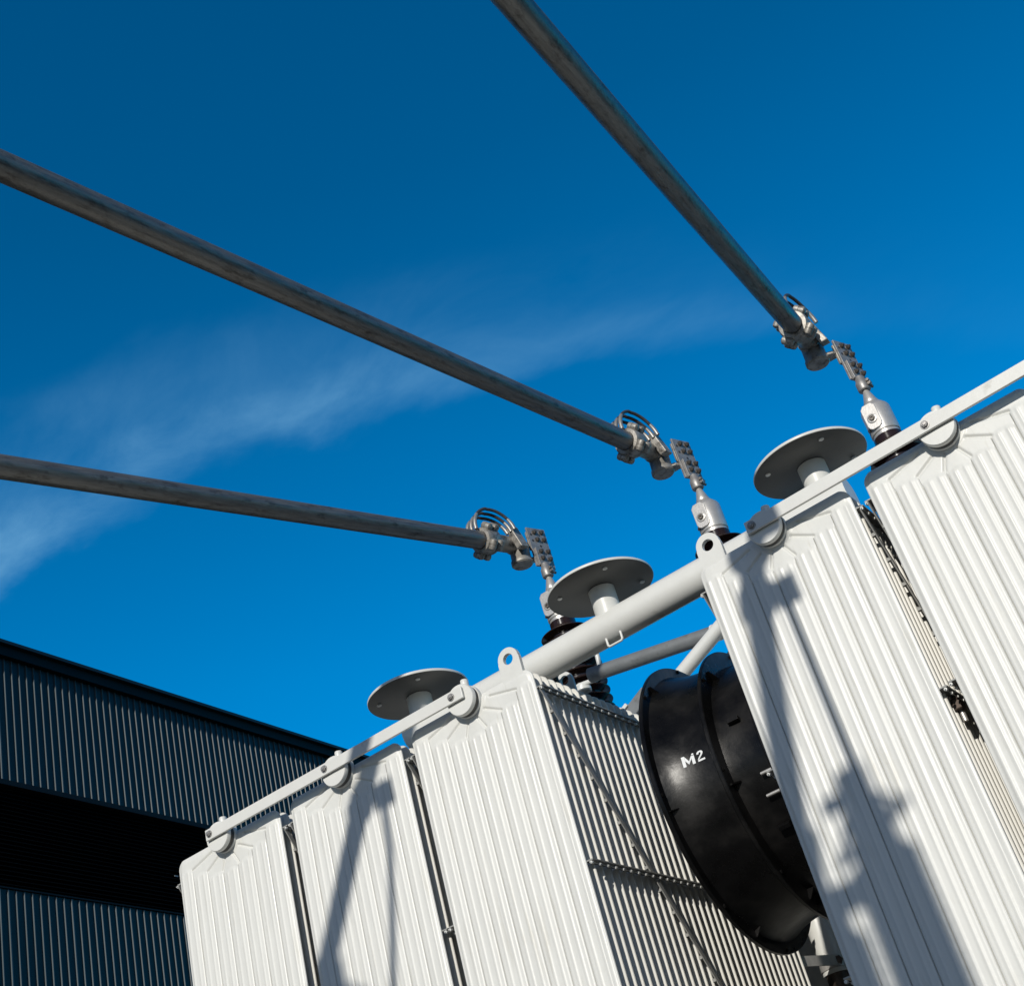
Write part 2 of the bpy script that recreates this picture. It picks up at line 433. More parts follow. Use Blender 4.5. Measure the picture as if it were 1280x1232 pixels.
# oil header behind the front boss
MB().tube([(0.26, 0.02, -0.052), (0.26, 2.01, -0.052)], 0.046, 24).build('header_tube', WHITE2, rad)
m = MB().lathe([(0.0555, 0.0), (0.0555, 0.013), (0.054, 0.0155), (0.047, 0.016), (0.047, 0.0315), (0.0525, 0.032), (0.0545, 0.034), (0.0545, 0.045), (0.0520, 0.050), (0.0, 0.051)], (0.26, 0.0045, -0.009), (0, -1, 0), 48)
boss = m.build('end_cap', WHITE2, rad)
MB().lathe([(.0475, .0162), (.0520, .0165), (.0520, .0310), (.0475, .0313)], (0.26, 0.0045, -0.009), (0, -1, 0), 48).build('groove_shade', GROOVE_SHADE, boss)  # dark ring painted where the groove lies in shade
m = MB().lathe([(0.0135, 0.0), (0.0135, 0.020), (0.011, 0.0235), (0.0, 0.024)], (0.279, -0.024, 0.036), (0.12, -0.1, 1), 20)
m.build('vent_plug', WHITE2, boss)
ZL = [-0.076, -0.665, -1.25, -1.84, -2.43]
for z in ZL:
    for x0, x1, xp in ((PW - .006, PW + .022, PW + .010), (-.021, .006, -.012)):
        st = MB().box((x0, .012, z - .002), (x1, NF * PITCH + .02, z + .002)).build('strap', STRAPM, rad)
        pr = [(.0, .0), (.0018, .0005)]
        for k in range(NF + 1):
            y = .012 + k * PITCH
            pr += [(.0010, y - .0052), (.0047, y - .005), (.0047, y + .005), (.0010, y + .0052)]
        MB().lathe(pr, (xp + (.006 if xp > .2 else -.004), 0, z - .0095), (0, 1, 0), 8, smooth=False).build('tie_rod', WHITE2, st)
for xp, zs in ((PW + .011, (-.082, -1.25)), (-.012, (-.080, -1.25))):
    z0, z1 = zs; y0, y1 = 0.012, 0.012 + (z0 - z1) * 0.66
    br = MB().bar((xp, y0, z0), (xp, y1, z1), (0, 1, .66), .017, .004)
    for k in range(1, int(y1 / PITCH)):
        y = .010 + k * PITCH; zz = z0 - (y - y0) / .66
        sx = 1 if xp > .2 else -1
        br.box((min(xp - sx * .012, xp), y - .006, zz - .012), (max(xp - sx * .012, xp), y + .006, zz - .002))
    br.build('brace', STRAPM, rad)

xs5 = [-1.14382, -0.56949, 0.0, 1.17541, 1.74614]
dz5 = [0, 0, 0, 0.007, 0.013]
labs = ['white ribbed radiator at the left end of the row, before the dark building',
        'white ribbed radiator with a slanting tube shadow and a thin lead shadow on its front',
        'fully sunlit white radiator with one lifting eye, its finned side facing the black fan',
        'white radiator with a lifting eye and large ragged shadow, right of the black fan',
        'white ribbed radiator cut off by the right edge of the picture']
rads = [rad]
for i in range(1, 5): rads.append(dup(rad))
for o, x, dz, lb in zip(rads, xs5, dz5, labs):
    o.location = (x, 0, ZT - PH + dz); o['label'] = lb
ORIG_R = {2: Vector((0, 0, 0)), 3: Vector((xs5[3], 0, dz5[3]))}

def eye_mb(cx, cz, y0, y1, r=.040, hole=.0195, zb=-.012, flare=.046):
    m = MB(); n = 48
    outer = []; inner = []
    for k in range(n):
        a = 2 * PI * k / n
        ca, sa = math.cos(a), math.sin(a)
        inner.append((cx + hole * ca, cz + hole * sa))
        if sa >= 0: outer.append((cx + r * ca, cz + r * sa))
        else:
            H = cz - zb
            t = min(H / max(-sa, 1e-6), (r + .002) / max(abs(ca), 1e-6)); outer.append((cx + t * ca, cz + t * sa))
    vs = []
    for y in (y0, y1):
        vs += [(x, y, z) for x, z in outer] + [(x, y, z) for x, z in inner]
    fs = []
    for k in range(n):
        k2 = (k + 1) % n
        fs.append((k, k2, n + k2, n + k)); fs.append((2 * n + k, 3 * n + k, 3 * n + k2, 2 * n + k2))
        fs.append((k, 2 * n + k, 2 * n + k2, k2)); fs.append((n + k, n + k2, 3 * n + k2, 3 * n + k))
    return m.add(vs, fs)
def eye(rd, cx, cz, y0, y1, **kw):
    i = rads.index(rd)
    m = eye_mb(cx, cz, y0, y1, **kw)
    base = Vector((xs5[i], 0, dz5[i] - PH + ZT))
    me = m.build('lifting_eye', WHITE2, None)
    for v in me.data.vertices: v.co = v.co - base
    me.parent = rd
    return me
eye(rads[2], 0.448, 0.062, 0.004, 0.020)
eye(rads[3], xs5[3] + 0.060, 0.064, 0.004, 0.020)
eye(rads[2], 0.445, 0.072, 0.355, 0.367, r=.030, hole=.017)
VB = Vector((xs5[3], 0, dz5[3] - PH + ZT))
va = MB().box((xs5[3] + PW - .004, .085, -.705), (xs5[3] + PW + .020, .135, -.672))
vo = va.build('strap_clip', BRONZE, None, bevel=.003)
vb = MB().tube([(xs5[3] + PW + .008, .112, -.70), (xs5[3] + PW + .008, .112, -.735)], .008, 10)
vp_ = vb.build('clip_bolt', CAPM, None)
for o_ in (vo, vp_):
    for v in o_.data.vertices: v.co = v.co - VB
vo.parent = rads[3]; vp_.parent = vo
HK = MB().tube([(.448, .285, -.01), (.448, .285, .085), (.456, .285, .098), (.470, .285, .09), (.472, .285, .07)], .012, 12)
hk = HK.build('rear_hook', BRONZE, None)
for v in hk.data.vertices: v.co = v.co - Vector((0, 0, ZT - PH))
hk.parent = rads[2]

# ------------------------------------------------------------------ tie bars across the end caps
def tie_bar(x0, x1, bolts, zc, label, tilt=0.0):
    t = thing('tie_bar', label, 'steel bar', ((x0 + x1) / 2, -0.055, ZT), 'flat tie bars across the end caps')
    def P(x): return zc + (x - x0) * tilt
    m = MB().hexa([(x0, -.060, P(x0) - .0205), (x1, -.060, P(x1) - .0205), (x1, -.0495, P(x1) - .0205), (x0, -.0495, P(x0) - .0205),
                   (x0, -.060, P(x0) + .0205), (x1, -.060, P(x1) + .0205), (x1, -.0495, P(x1) + .0205), (x0, -.0495, P(x0) + .0205)])
    m.build('flat_bar', WHITE2, t, bevel=.0015)
    for bx in bolts:
        z = P(bx)
        b = MB().lathe([(.0135, 0), (.0135, .002), (.0105, .0022)], (bx, -.060, z), (0, -1, 0), 24)
        b.lathe([(.0100, .002), (.0100, .0085), (.0085, .0095), (0, .0096)], (bx, -.060, z), (0, -1, 0), 6, smooth=False)
        b.lathe([(.0055, .0096), (.0055, .013), (0, .0135)], (bx, -.060, z), (0, -1, 0), 12)
        b.build('bolt', PLATE, t)
    return t
tie_bar(-0.925, 0.283, (-0.905, -0.335, 0.238), 0.0065, 'long white flat bar bolted across the three left radiators, left of the lifting eye', 0.0)
tie_bar(1.387, 2.62, (1.408, 1.985), 0.0125, 'white flat bar bolted across the right radiators, running out at the right edge', 0.0125)

# ------------------------------------------------------------------ header pipe with the three blank flanges
hp = thing('header_pipe', 'thick white horizontal pipe joining the two lifting eyes, carrying three blank shade-grey flanges', 'pipe', (0.76, 0.2, ZT))
MB().tube([(-0.13, .2, .083), (-.128, .2, .083), (1.66, .2, .083)], [.05, .0565, .0565], 40).build('pipe', WHITE2, hp)
for cx, cz in ((-0.06, None), (0.757, None), (1.581, None)):
    zf = {-0.06: 0.222, 0.757: 0.230, 1.581: 0.242}[cx]
    st = MB().lathe([(.0455, .075), (.0455, zf - .008)], (cx, .200, 0), (0, 0, 1), 36)
    sto = st.build('stub', WHITE2, hp)
    d = MB().lathe([(.0, zf - .0055), (.182, zf - .0055), (.185, zf - .003), (.185, zf + .005), (.182, zf + .0075), (0, zf + .0075)], (cx, .200, 0), (0, 0, 1), 96)
    do = d.build('blank_flange', DISC, sto)
    rim = MB().lathe([(.1853, zf - .0025), (.1862, zf - .001), (.1862, zf + .004), (.1853, zf + .006)], (cx, .200, 0), (0, 0, 1), 96)
    rim.lathe([(.1853, zf + .006), (.1830, zf + .0082)], (cx, .200, 0), (0, 0, 1), 96)
    rim.build('flange_rim', WHITE2, do)
    pl = MB()
    for k in range(4):
        a = R(38 + 90 * k)
        pl.lathe([(.0085, -.001), (.0085, -.004), (.006, -.0055), (0, -.006)], (cx + .145 * math.cos(a), 0.200 + .145 * math.sin(a), zf - .0055), (0, 0, 1), 14)
    pl.build('hole_plugs', WHITE2, do)
hb = MB().tube([(.733, .17, .040), (.733, .170, .012), (.738, .170, .006), (.785, .170, .006), (.790, .170, .012), (.790, .170, .040)], .0045, 10)
hb.build('wire_handle', WHITE2, hp)

# ------------------------------------------------------------------ transformer tank behind the radiators
tk = thing('transformer_tank', 'large white transformer tank hidden behind the radiators and below the bushings', 'transformer', (0.7, 2.5, 0))
m = MB().box((-1.3, 2.02, -3.1), (2.7, 3.8, -0.16))
for k in range(9):
    xk = -1.2 + k * .46; m.box((xk, 1.94, -3.0), (xk + .02, 2.0199, -0.2))
m.build('tank_body', WHITE2, tk)
MB().box((-1.4, 1.44, -0.158), (2.8, 3.7, -0.10)).build('tank_cover', WHITE2, tk)
m = MB()
for xx in (-1.1, .5, 2.2): m.box((xx, 1.7, -3.5), (xx + .3, 3.5, -3.101))
m.build('base_beams', GREY, tk)

# ------------------------------------------------------------------ bushings
BX = [-0.047, 0.785, 1.618]
BY = 1.45
blab = ['brown ribbed porcelain bushing crossed by the thick white pipe, beside the middle flange',
        'bushing whose silver cap stands right behind the round lifting eye',
        'bushing with silver cap rising behind the right tie bar, next to the rightmost shade-grey flange']
def bushing(i):
    x = BX[i]
    t = thing('transformer_bushing', blab[i], 'bushing', (x, BY, ZT - .1), 'high voltage bushings')
    MB().lathe([(.150, -.10), (.150, -.08), (.118, -.079), (.118, .30), (.150, .301), (.150, .325), (.10, .326), (.10, .35)], (x, BY, 0), n=40).build('turret', WHITE2, t)
    prof = [(.075, .35), (.080, .352)]
    z = .377
    while z < .82:
        prof += [(.080, z - .012), (.090, z - .006), (.1165, z), (.1175, z + .003), (.1150, z + .006), (.088, z + .014), (.079, z + .022)]
        z += .0435
    prof += [(.074, .842), (.060, .852), (.060, .882)]
    MB().lathe(prof, (x, BY, 0), n=48).build('insulator', PORC, t)
    c = MB().lathe([(.052, .872), (.056, .874), (.056, .898), (.0600, .899), (.0615, .903), (.0615, 1.018), (.056, 1.030), (.036, 1.054), (.031, 1.058)], (x, BY, 0), n=48)
    cap = c.build('cap', CAPM, t)
    # flat lug on the cap with its round plug, facing the sun
    w = .031
    poly = [(-w, -.036), (-.026, -.050), (-.014, -.058), (.014, -.058), (.026, -.050), (w, -.036), (w, .046), (.018, .062), (-.018, .062), (-w, .046)]
    px, py = x - .012, BY - .0585
    lug = MB().prism(poly, (px, py, .968), (1, 0, 0), (0, 0, 1), (0, -.009, 0)).build('flat_lug', CAPM, cap, bevel=.002)
    MB().lathe([(.021, .0), (.021, .003), (.0185, .0045), (.0150, .0045), (.0140, .001)], (px, py - .009, .958), (0, -1, 0), 28).build('plug_ring', CAPM, lug)
    MB().lathe([(.0125, .000), (.0125, .006), (.010, .008), (.006, .008), (.005, .003), (0, .003)], (px, py - .009, .958), (0, -1, 0), 6, smooth=False).build('plug', BOLT, lug)
    MB().lathe([(.0075, 0), (.0075, .008), (0, .009)], (x - .045, BY - .042, .925), (-.7, -.7, 0), 6, smooth=False).build('screw', BOLT, cap)
    MB().lathe([(.031, 1.058), (.031, 1.066), (.0275, 1.0665), (.0275, 1.072), (.024, 1.085), (.0145, 1.118), (.0125, 1.123), (.0125, 1.165)], (x, BY, 0), n=32).build('stem', CAPM, t)
    return t
bsh = [bushing(i) for i in range(3)]

# ------------------------------------------------------------------ bus tubes and their connectors
TE = [Vector((-0.177, 1.15, 1.301)), Vector((0.656, 1.15, 1.344)), Vector((1.523, 1.15, 1.403))]
TD = [Vector((-0.185, -1, -0.12)), Vector((-0.083, -1, -0.08)), Vector((0.079, -1, -0.14))]
tlab = ['lowest of the three long grey conductor tubes, entering low on the left edge',
        'middle long grey conductor tube, running from the upper left edge to the middle bushing',
        'steep dark conductor tube coming down from the top edge of the picture']
YEND = -4.35
ends = []
for i in range(3):
    e1 = TE[i] + TD[i] * (TE[i].y - YEND)
    ends.append(e1)
    d = (e1 - TE[i]).normalized()
    L_ = (e1 - TE[i]).length
    o = MB()
    o.lathe([(.0, .0), (.0385, .0), (.0425, .004), (.0425, L_ - .004), (.0385, L_), (0, L_)], (0, 0, 0), (0, -1, 0), 40)
    ob = o.build('conductor_tube', GALV, None)
    for v in ob.data.vertices: v.co.z -= ZT
    ob.rotation_mode = 'QUATERNION'
    ob.rotation_quaternion = Vector((0, -1, 0)).rotation_difference(d)
    ob.location = TE[i] + Vector((0, 0, ZT))
    tag(ob, tlab[i], 'metal tube', 'conductor tubes overhead')
clab = ['clamp connector with three looped jumpers joining the lowest tube to the left bushing',
        'clamp connector and bolted plate between the middle tube and the middle bushing',
        'clamp connector and edge-on plate at the end of the steep tube, rightmost bushing']
def connector(i):
    d = -TD[i].normalized()                         # away from the tube, towards the bushing
    T = TE[i] + d * .062
    sx = Vector((1, 0, 0)); sx = (sx - d * sx.dot(d)).normalized(); up = sx.cross(d) * -1
    if up.z < 0: up = -up
    def P(a, b, c): return T + sx * a + d * b + up * c
    x = BX[i]
    t = thing('tube_connector', clab[i], 'connector', (x, 1.35, ZT + 1.2), 'tube connectors above the bushings')
    # split clamp: two halves with bolted ears
    m = MB()
    m.lathe([(.043, -.062), (.058, -.060), (.063, -.050), (.063, .010), (.058, .020), (.043, .0205)], P(0, 0, 0), d, 32)
    cl = m.build('clamp', ALU, t)
    for a in (45, 135, 225, 315):
        ca, sa = math.cos(R(a)), math.sin(R(a))
        for b in (-.042, .002):
            e_ = MB()
            ctr = P(ca * .070, b, sa * .070)
            rad_ = (sx * ca + up * sa); tan = (-sx * sa + up * ca)
            e_.lathe([(0, -.027), (.010, -.0265), (.0165, -.022), (.018, -.014), (.018, -.0022), (.0160, -.0012), (.0160, .0012), (.018, .0022), (.018, .014), (.0165, .022), (.010, .0265), (0, .027)], ctr, tan, 16)
            e_.build('clamp_ear', ALU, cl)
    # neck and elbow
    m = MB().lathe([(.043, .0210), (.043, .05), (.040, .055), (.040, .150), (.046, .155), (.046, .187), (.030, .195), (0, .196)], P(0, 0, 0), d, 32)
    m.build('neck', ALU, t)
    q = P(.0, .195, -.030)
    m = MB().lathe([(0, -.078), (.046, -.077), (.052, -.070), (.052, -.052), (.047, -.046), (.047, .03), (.04, .04), (0, .041)], q, (0.05, 0, 1), 32)
    m.build('elbow', ALU, t)
    # tongue reaching to the plate
    px0 = x - .022
    yk = q.y
    zt = q.z - .064
    m = MB().prism([(q.x - .030, yk - .045), (px0 - .022, BY - .040), (px0 + .006, BY + .012), (q.x - .02, yk + .048)], (0, 0, zt), (1, 0, 0), (0, 1, 0), (0, 0, .015))
    m.build('tongue', ALU, t, bevel=.003)
    # light pad where the jumpers land
    pc = P(.050, .145, .008)
    m = MB().obox(pc, (sx, d, up + sx * -.25), (.018, .026, .062))
    m.build('jumper_pad', ALU, t, bevel=.004)
    # vertical plate bolted to tongue and palm, turned a little towards the tube
    A = R(20)
    def turn(m):
        c, q_ = math.cos(-A), math.sin(-A)
        m.v = [(x + (px - x) * c - (py - BY) * q_, BY + (px - x) * q_ + (py - BY) * c, pz) for px, py, pz in m.v]
        return m
    pl = turn(MB().box((x - .022, BY - .036, 1.196), (x - .012, BY + .072, 1.411))).build('plate', PLATE, t, bevel=.0015)
    turn(MB().box((x - .036, BY - .034, 1.292), (x - .0221, BY + .050, 1.395))).build('tongue_pad', ALU, t, bevel=.004)
    for (by, bz) in ((.004, 1.385), (.010, 1.345), (.046, 1.388), (.050, 1.346), (.000, 1.270), (.042, 1.272), (.000, 1.232), (.042, 1.230)):
        lo = bz < 1.30
        x0 = x - .012 + (.0125 if lo else 0)
        b = MB().lathe([(.0125, 0), (.0125, .003), (.010, .0032)], (x0, BY + by, bz), (1, 0, 0), 20)
        b.lathe([(.0105, .0032), (.0105, .011), (.009, .012), (0, .0121)], (x0, BY + by, bz), (1, 0, 0), 6, smooth=False)
        b.lathe([(.006, .012), (.006, .0165), (0, .017)], (x0, BY + by, bz), (1, 0, 0), 12)
        turn(b).build('bolt', BOLT, pl)
    for (by, bz) in ((-.018, 1.372), (-.016, 1.338), (.022, 1.310)):
        turn(MB().lathe([(.0065, 0), (.0065, .0006), (0, .0007)], (x - .0119, BY + by, bz), (1, 0, 0), 14)).build('bolt_hole', CABLE, pl)
    # palm and collar that grip the bushing stem
    m = MB().prism([(-.026, .080), (.062, .080), (.062, .016), (.026, -.014), (-.022, -.014), (-.026, .010)], (x - .0118, BY, 1.212), (0, 1, 0), (0, 0, 1), (.0123, 0, 0))
    turn(m).build('palm', PLATE, t, bevel=.002)
    m = MB().lathe([(.0127, 1.128), (.025, 1.129), (.027, 1.134), (.027, 1.168), (.022, 1.178), (.018, 1.200), (0, 1.201)], (x, BY, 0), n=24)
    m.box((x + .018, BY - .010, 1.137), (x + .036, BY + .010, 1.166))
    m.build('collar', PLATE, t)
    for s_ in (-1, 1):
        MB().lathe([(0, -.022), (.007, -.0219), (.007, .0219), (0, .022)], (x + .030, BY, 1.151 + s_ * .009), (0, 1, 0), 6, smooth=False).build('collar_bolt', BOLT, t)
    # three jumpers looping over the joint
    for k, off in enumerate((-.040, -.013, .014)):
        pts = []
        y0, y1 = -.078, .120
        nn_ = 22
        for j in range(nn_ + 1):
            a = PI * j / nn_
            yy = (y0 + y1) / 2 - (y1 - y0) / 2 * math.cos(a) * (1 - .12 * math.sin(a))
            zz = .050 + .092 * math.sin(a) ** .75 * (1.0 + .10 * k) - (.0 if j < nn_ / 2 else .010 * (j / nn_))
            xx = off + (.052 + .006 * k - off * .35) * (j / nn_) ** 1.4
            pts.append(P(xx, yy, zz))
        MB().tube(pts[5:-3], .0075, 12).build('jumper', CABLE, t)
        MB().tube(pts[:6], [.0095] * 4 + [.0085, .0079], 12).build('jumper_lug', STRAND, t)
        MB().tube(pts[-4:], [.0079, .0088, .0095, .0095], 12).build('jumper_lug', STRAND, t)
    return t
for i in range(3): connector(i)

# ------------------------------------------------------------------ cooling fan between the third and fourth radiator
FY, FZ = 1.05, -0.345
fan = thing('cooling_fan', 'big black round fan housing marked M2 between two white radiators', 'fan', (0.85, FY, ZT + FZ))
def ring(x0, x1, ri, ro):
    return MB().lathe([(ri, x0), (ro - .003, x0), (ro, x0 + .003), (ro, x1 - .003), (ro - .003, x1), (ri, x1), (ri, x0)], (0, FY, FZ), (1, 0, 0), 128)
def rsh(x):
    f = min(max((x - .592) / .204, 0), 1)
    return .470 + .042 * (1 - f) ** 2.5
def shell(x0, x1, r0, r1, bulge=0.0, th=.008):
    pr = []
    for j in range(9):
        f = j / 8; pr.append((r0 + (r1 - r0) * f + bulge * math.sin(PI * f), x0 + (x1 - x0) * f))
    inn = [(r - th, x) for r, x in pr[::-1]]
    return MB().lathe(pr + inn + [pr[0]], (0, FY, FZ), (1, 0, 0), 128)
pr = [(rsh(.592 + .204 * j / 20), .592 + .204 * j / 20) for j in range(21)]
sh1 = MB().lathe(pr + [(r_ - .008, x_) for r_, x_ in pr[::-1]] + [pr[0]], (0, FY, FZ), (1, 0, 0), 160).build('shroud', BLACK, fan)
flA = ring(.575, .592, .466, .5525).build('flange_ring', BLACK, fan)
flB = ring(.796, .812, .436, .513).build('flange_ring', BLACK, fan)
sh2 = shell(.812, .965, .446, .440, -.004).build('shroud', BLACK, fan)
flC = ring(.965, .978, .43, .490).build('flange_ring', BLACK, fan)
for a in range(0, 360, 60):
    ca, sa = math.cos(R(a + 12)), math.sin(R(a + 12))
    rd = Vector((0, ca, sa)); tn = Vector((0, -sa, ca))
    o = Vector((.592, FY, FZ))
    MB().prism([(.0, .505), (.0, .535), (.006, .535), (.032, .485)], o - tn * .003, (1, 0, 0), rd, tn * .004).build('gusset', BLACK, fan)
    o = Vector((.812, FY, FZ))
    MB().prism([(.0, .4455), (.0, .485), (.006, .485), (.025, .4455)], o - tn * .003, (1, 0, 0), rd, tn * .006).build('gusset', BLACK, fan)
# bolts around the flanges
for (xx, rr, n_) in ((.812, .495, 8), (.592, .54, 8)):
    for k in range(n_):
        a = 2 * PI * k / n_ + .1
        MB().lathe([(.007, 0), (.007, .006), (0, .0065)], (xx, FY + rr * math.cos(a), FZ + rr * math.sin(a)), (1, 0, 0), 6, smooth=False).build('bolt', BLACK, fan)
# bright studs and a clip on the right-hand shroud
def on_cyl(x, a, r): return Vector((x, FY - r * math.cos(R(a)), FZ + r * math.sin(R(a))))
for x0, a, ln in ((.915, -13, .045), (.90, -22, .05), (.93, -50, .03), (.945, -62, .02)):
    MB().tube([on_cyl(x0, a, .458), on_cyl(x0 + ln, a, .458)], .0055, 10).build('stud', CAPM, fan)
for x0, a in ((.885, 14), (.90, -36)):
    p = on_cyl(x0, a, rsh(x0) if x0 < .8 else .444); rd = Vector((0, -math.cos(R(a)), math.sin(R(a)))); tn = Vector((0, math.sin(R(a)), math.cos(R(a))))
    MB().obox(p + rd * .008, ((1, 0, 0), tn, rd), (.022, .008, .010)).build('clip', BLACK, fan, bevel=.002)
for s_ in (-.03, .03):
    a = 98 + s_ * 100
    p = on_cyl(.70, a, .480); rd = Vector((0, -math.cos(R(a)), math.sin(R(a)))); tn = Vector((0, math.sin(R(a)), math.cos(R(a))))
    MB().obox(p + rd * .025, ((1, 0, 0), tn, rd), (.09, .006, .03)).build('mount_bracket', BLACK, fan, bevel=.002)
# rotor and guard inside
MB().lathe([(0, .70), (.10, .705), (.115, .73), (.115, .86), (.09, .88), (0, .881)], (0, FY, FZ), (1, 0, 0), 40).build('hub', BLACK, fan)
for k in range(7):
    a = 2 * PI * k / 7
    vs = []
    for rr, tw, ch in ((.10, .9, .09), (.22, .65, .11), (.34, .45, .12), (.45, .35, .10)):
        for s_ in (-1, 1):
            for th in (-.002, .002):
                aa = a + s_ * ch / rr * math.cos(tw) * .5
                vs.append((.78 + s_ * ch * .5 * math.sin(tw) + th, FY + rr * math.cos(aa), FZ + rr * math.sin(aa)))
    fs = []
    for j in range(3):
        b = j * 4; c = b + 4
        fs += [(b, b + 2, c + 2, c), (b + 1, c + 1, c + 3, b + 3), (b, c, c + 1, b + 1), (b + 2, b + 3, c + 3, c + 2)]
    fs += [(0, 1, 3, 2), (12, 14, 15, 13)]
    MB().add(vs, fs, True).build('blade', BLACK, fan)
gd = MB()
for rr in np.arange(.06, .44, .045):
    gd.tube([(.970, FY + rr * math.cos(2 * PI * k / 64), FZ + rr * math.sin(2 * PI * k / 64)) for k in range(65)], .0025, 6, False)
for k in range(4):
    a = PI * k / 4; gd.tube([(.974, FY - .445 * math.cos(a), FZ - .445 * math.sin(a)), (.974, FY + .445 * math.cos(a), FZ + .445 * math.sin(a))], .004, 6)
gd.build('guard', BLACK, fan)
# the stencilled marking, wrapped on the shroud
mk = MB()
RM = .4735
def mpt(u, v):
    a = 2.25 + v * 4.55
    xx = .675 + u * .0452
    return on_cyl(xx, a, rsh(xx) + .0012)
def stroke(p, q, w):
    n_ = 6
    (x0, y0), (x1, y1) = p, q
    dx, dy = x1 - x0, y1 - y0; l = math.hypot(dx, dy); nx, ny = -dy / l * w / 2, dx / l * w / 2
    vs = []
    for j in range(n_ + 1):
        f = j / n_
        vs += [mpt(x0 + dx * f + nx, y0 + dy * f + ny), mpt(x0 + dx * f - nx, y0 + dy * f - ny)]
    mk.add(vs, [(2 * j, 2 * j + 1, 2 * j + 3, 2 * j + 2) for j in range(n_)])
def quad4(a, b, c, d): mk.add([mpt(*a), mpt(*b), mpt(*c), mpt(*d)], [(0, 1, 2, 3)])
quad4((0, 0), (.24, 0), (.24, 1), (0, 1))
quad4((.76, 0), (1, 0), (1, .80), (.76, .80))
quad4((.25, .98), (.25, .55), (.48, .12), (.53, .42))
quad4((.54, .40), (.49, .12), (.75, .55), (.75, .80))
quad4((.80, .86), (1, .86), (1, 1), (.86, 1))
# the figure 2
ox = 1.22
pts2 = [(0, .70), (.04, .86), (.17, .96), (.36, .97), (.50, .88), (.54, .73), (.46, .56), (.28, .38), (.08, .18)]
pin = [(.17, .68), (.19, .78), (.24, .82), (.31, .82), (.35, .78), (.36, .70), (.28, .56), (.13, .40), (.0, .22)]
for j in range(len(pts2) - 1):
    a, b, c, d_ = pts2[j], pts2[j + 1], pin[j + 1], pin[j]
    quad4((ox + a[0], a[1]), (ox + b[0], b[1]), (ox + c[0], c[1]), (ox + d_[0], d_[1]))
quad4((ox + 0, 0), (ox + .58, 0), (ox + .58, .17), (ox + 0, .17))
mk.build('marking', MARK, fan, weld=False)
KF = 0.88                    # the housing is about one metre across
fan.scale = (KF, KF, KF)
fan.location = (1.047, 0.4925, ZT - 0.534)

# ------------------------------------------------------------------ pipes behind the fan
vp = thing('vent_pipe', 'grey and white forked pipe crossing the sky above the black fan', 'pipe', (0.5, 1.25, ZT + .4))
def on_line(a, b, f): return Vector(a) + (Vector(b) - Vector(a)) * f
A_ = (0.12, 1.22, .470); B_ = (0.70, 1.22, .372)
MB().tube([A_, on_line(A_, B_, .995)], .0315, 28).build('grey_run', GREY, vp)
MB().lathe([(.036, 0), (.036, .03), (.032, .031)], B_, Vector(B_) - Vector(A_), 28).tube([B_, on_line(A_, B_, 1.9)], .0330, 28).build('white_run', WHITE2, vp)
MB().tube([(0.44, 1.18, .222), (0.80, 1.18, .385)], .030, 28).build('branch', WHITE2, vp)
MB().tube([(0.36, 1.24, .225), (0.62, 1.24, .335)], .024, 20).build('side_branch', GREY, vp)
m = MB().obox((.30, 1.2, .235), ((1, 0, .5), (0, 1, 0), (-.5, 0, 1)), (.07, .03, .028))
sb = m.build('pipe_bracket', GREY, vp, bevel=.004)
MB().obox((.235, 1.18, .235), ((1, 0, .5), (0, 1, 0), (-.5, 0, 1)), (.035, .02, .008)).build('bracket_foot', WHITE2, vp, bevel=.002)
# supports down to the tank cover
MB().tube([(1.18, 1.22, .30), (1.18, 1.50, .0), (1.18, 1.56, -.0985)], .02, 14).build('support_leg', GREY, vp)

# white arcing bracket by the left bushing
ab = thing('bushing_bracket', 'small bent white bracket at the foot of the brown porcelain bushing', 'bracket', (0.06, 1.32, ZT + .4))
m = MB().tube([(.142, 1.30, .585), (.136, 1.30, .497), (.128, 1.30, .484), (.112, 1.30, .480), (.02, 1.30, .492), (-.06, 1.31, .492)], .0105, 12)
m.build('bent_rod', WHITE2, ab)
MB().lathe([(.030, 0), (.036, .003), (.036, .016), (.020, .018), (.02, .03), (0, .031)], (.03, 1.30, .455), (0, 0, 1), 24).build('foot', WHITE2, ab)
MB().tube([(-.06, 1.31, .492), (-.06, 1.345, .40), (-.06, 1.36, .325)], .0105, 10).build('stay', WHITE2, ab)

# drain pipe with clamp
dp = thing('drain_pipe', 'white vertical pipe clamped behind the last fin below the fan', 'pipe', (0.515, 1.70, 0))
PXd, PYd = .512, 1.70
MB().tube([(PXd, PYd, -.62), (PXd, PYd, -.90)], .052, 28).build('upper_pipe', WHITE2, dp)
MB().lathe([(.0, -1.02), (.064, -1.0195), (.068, -1.016), (.068, -.992), (.064, -.988), (0, -.9875)], (PXd, PYd, 0), n=32).tube([(PXd, PYd, -1.02), (PXd, PYd, -3.45)], .056, 28).build('riser', WHITE2, dp)
MB().tube([(PXd, PYd, -.899), (PXd, PYd, -.989)], .044, 24).build('valve_neck', BRONZE, dp)
m = MB().lathe([(.0528, -.885), (.0570, -.884), (.0570, -.846), (.0528, -.845)], (PXd, PYd, 0), n=28)
m.hexa([(.490, 1.415, -.885), (.496, 1.411, -.885), (PXd + .052, PYd - .05, -.885), (PXd + .045, PYd - .05, -.885), (.490, 1.415, -.846), (.496, 1.411, -.846), (PXd + .052, PYd - .05, -.846), (PXd + .045, PYd - .05, -.846)])
cb = m.build('pipe_clamp', CAPM, dp)
MB().lathe([(.019, 0), (.019, .004), (.015, .0042), (.015, .016), (0, .017)], (PXd + .045, PYd - .055, -.866), (.4, -1, 0), 6, smooth=False).build('clamp_bolt', BRONZE, cb)

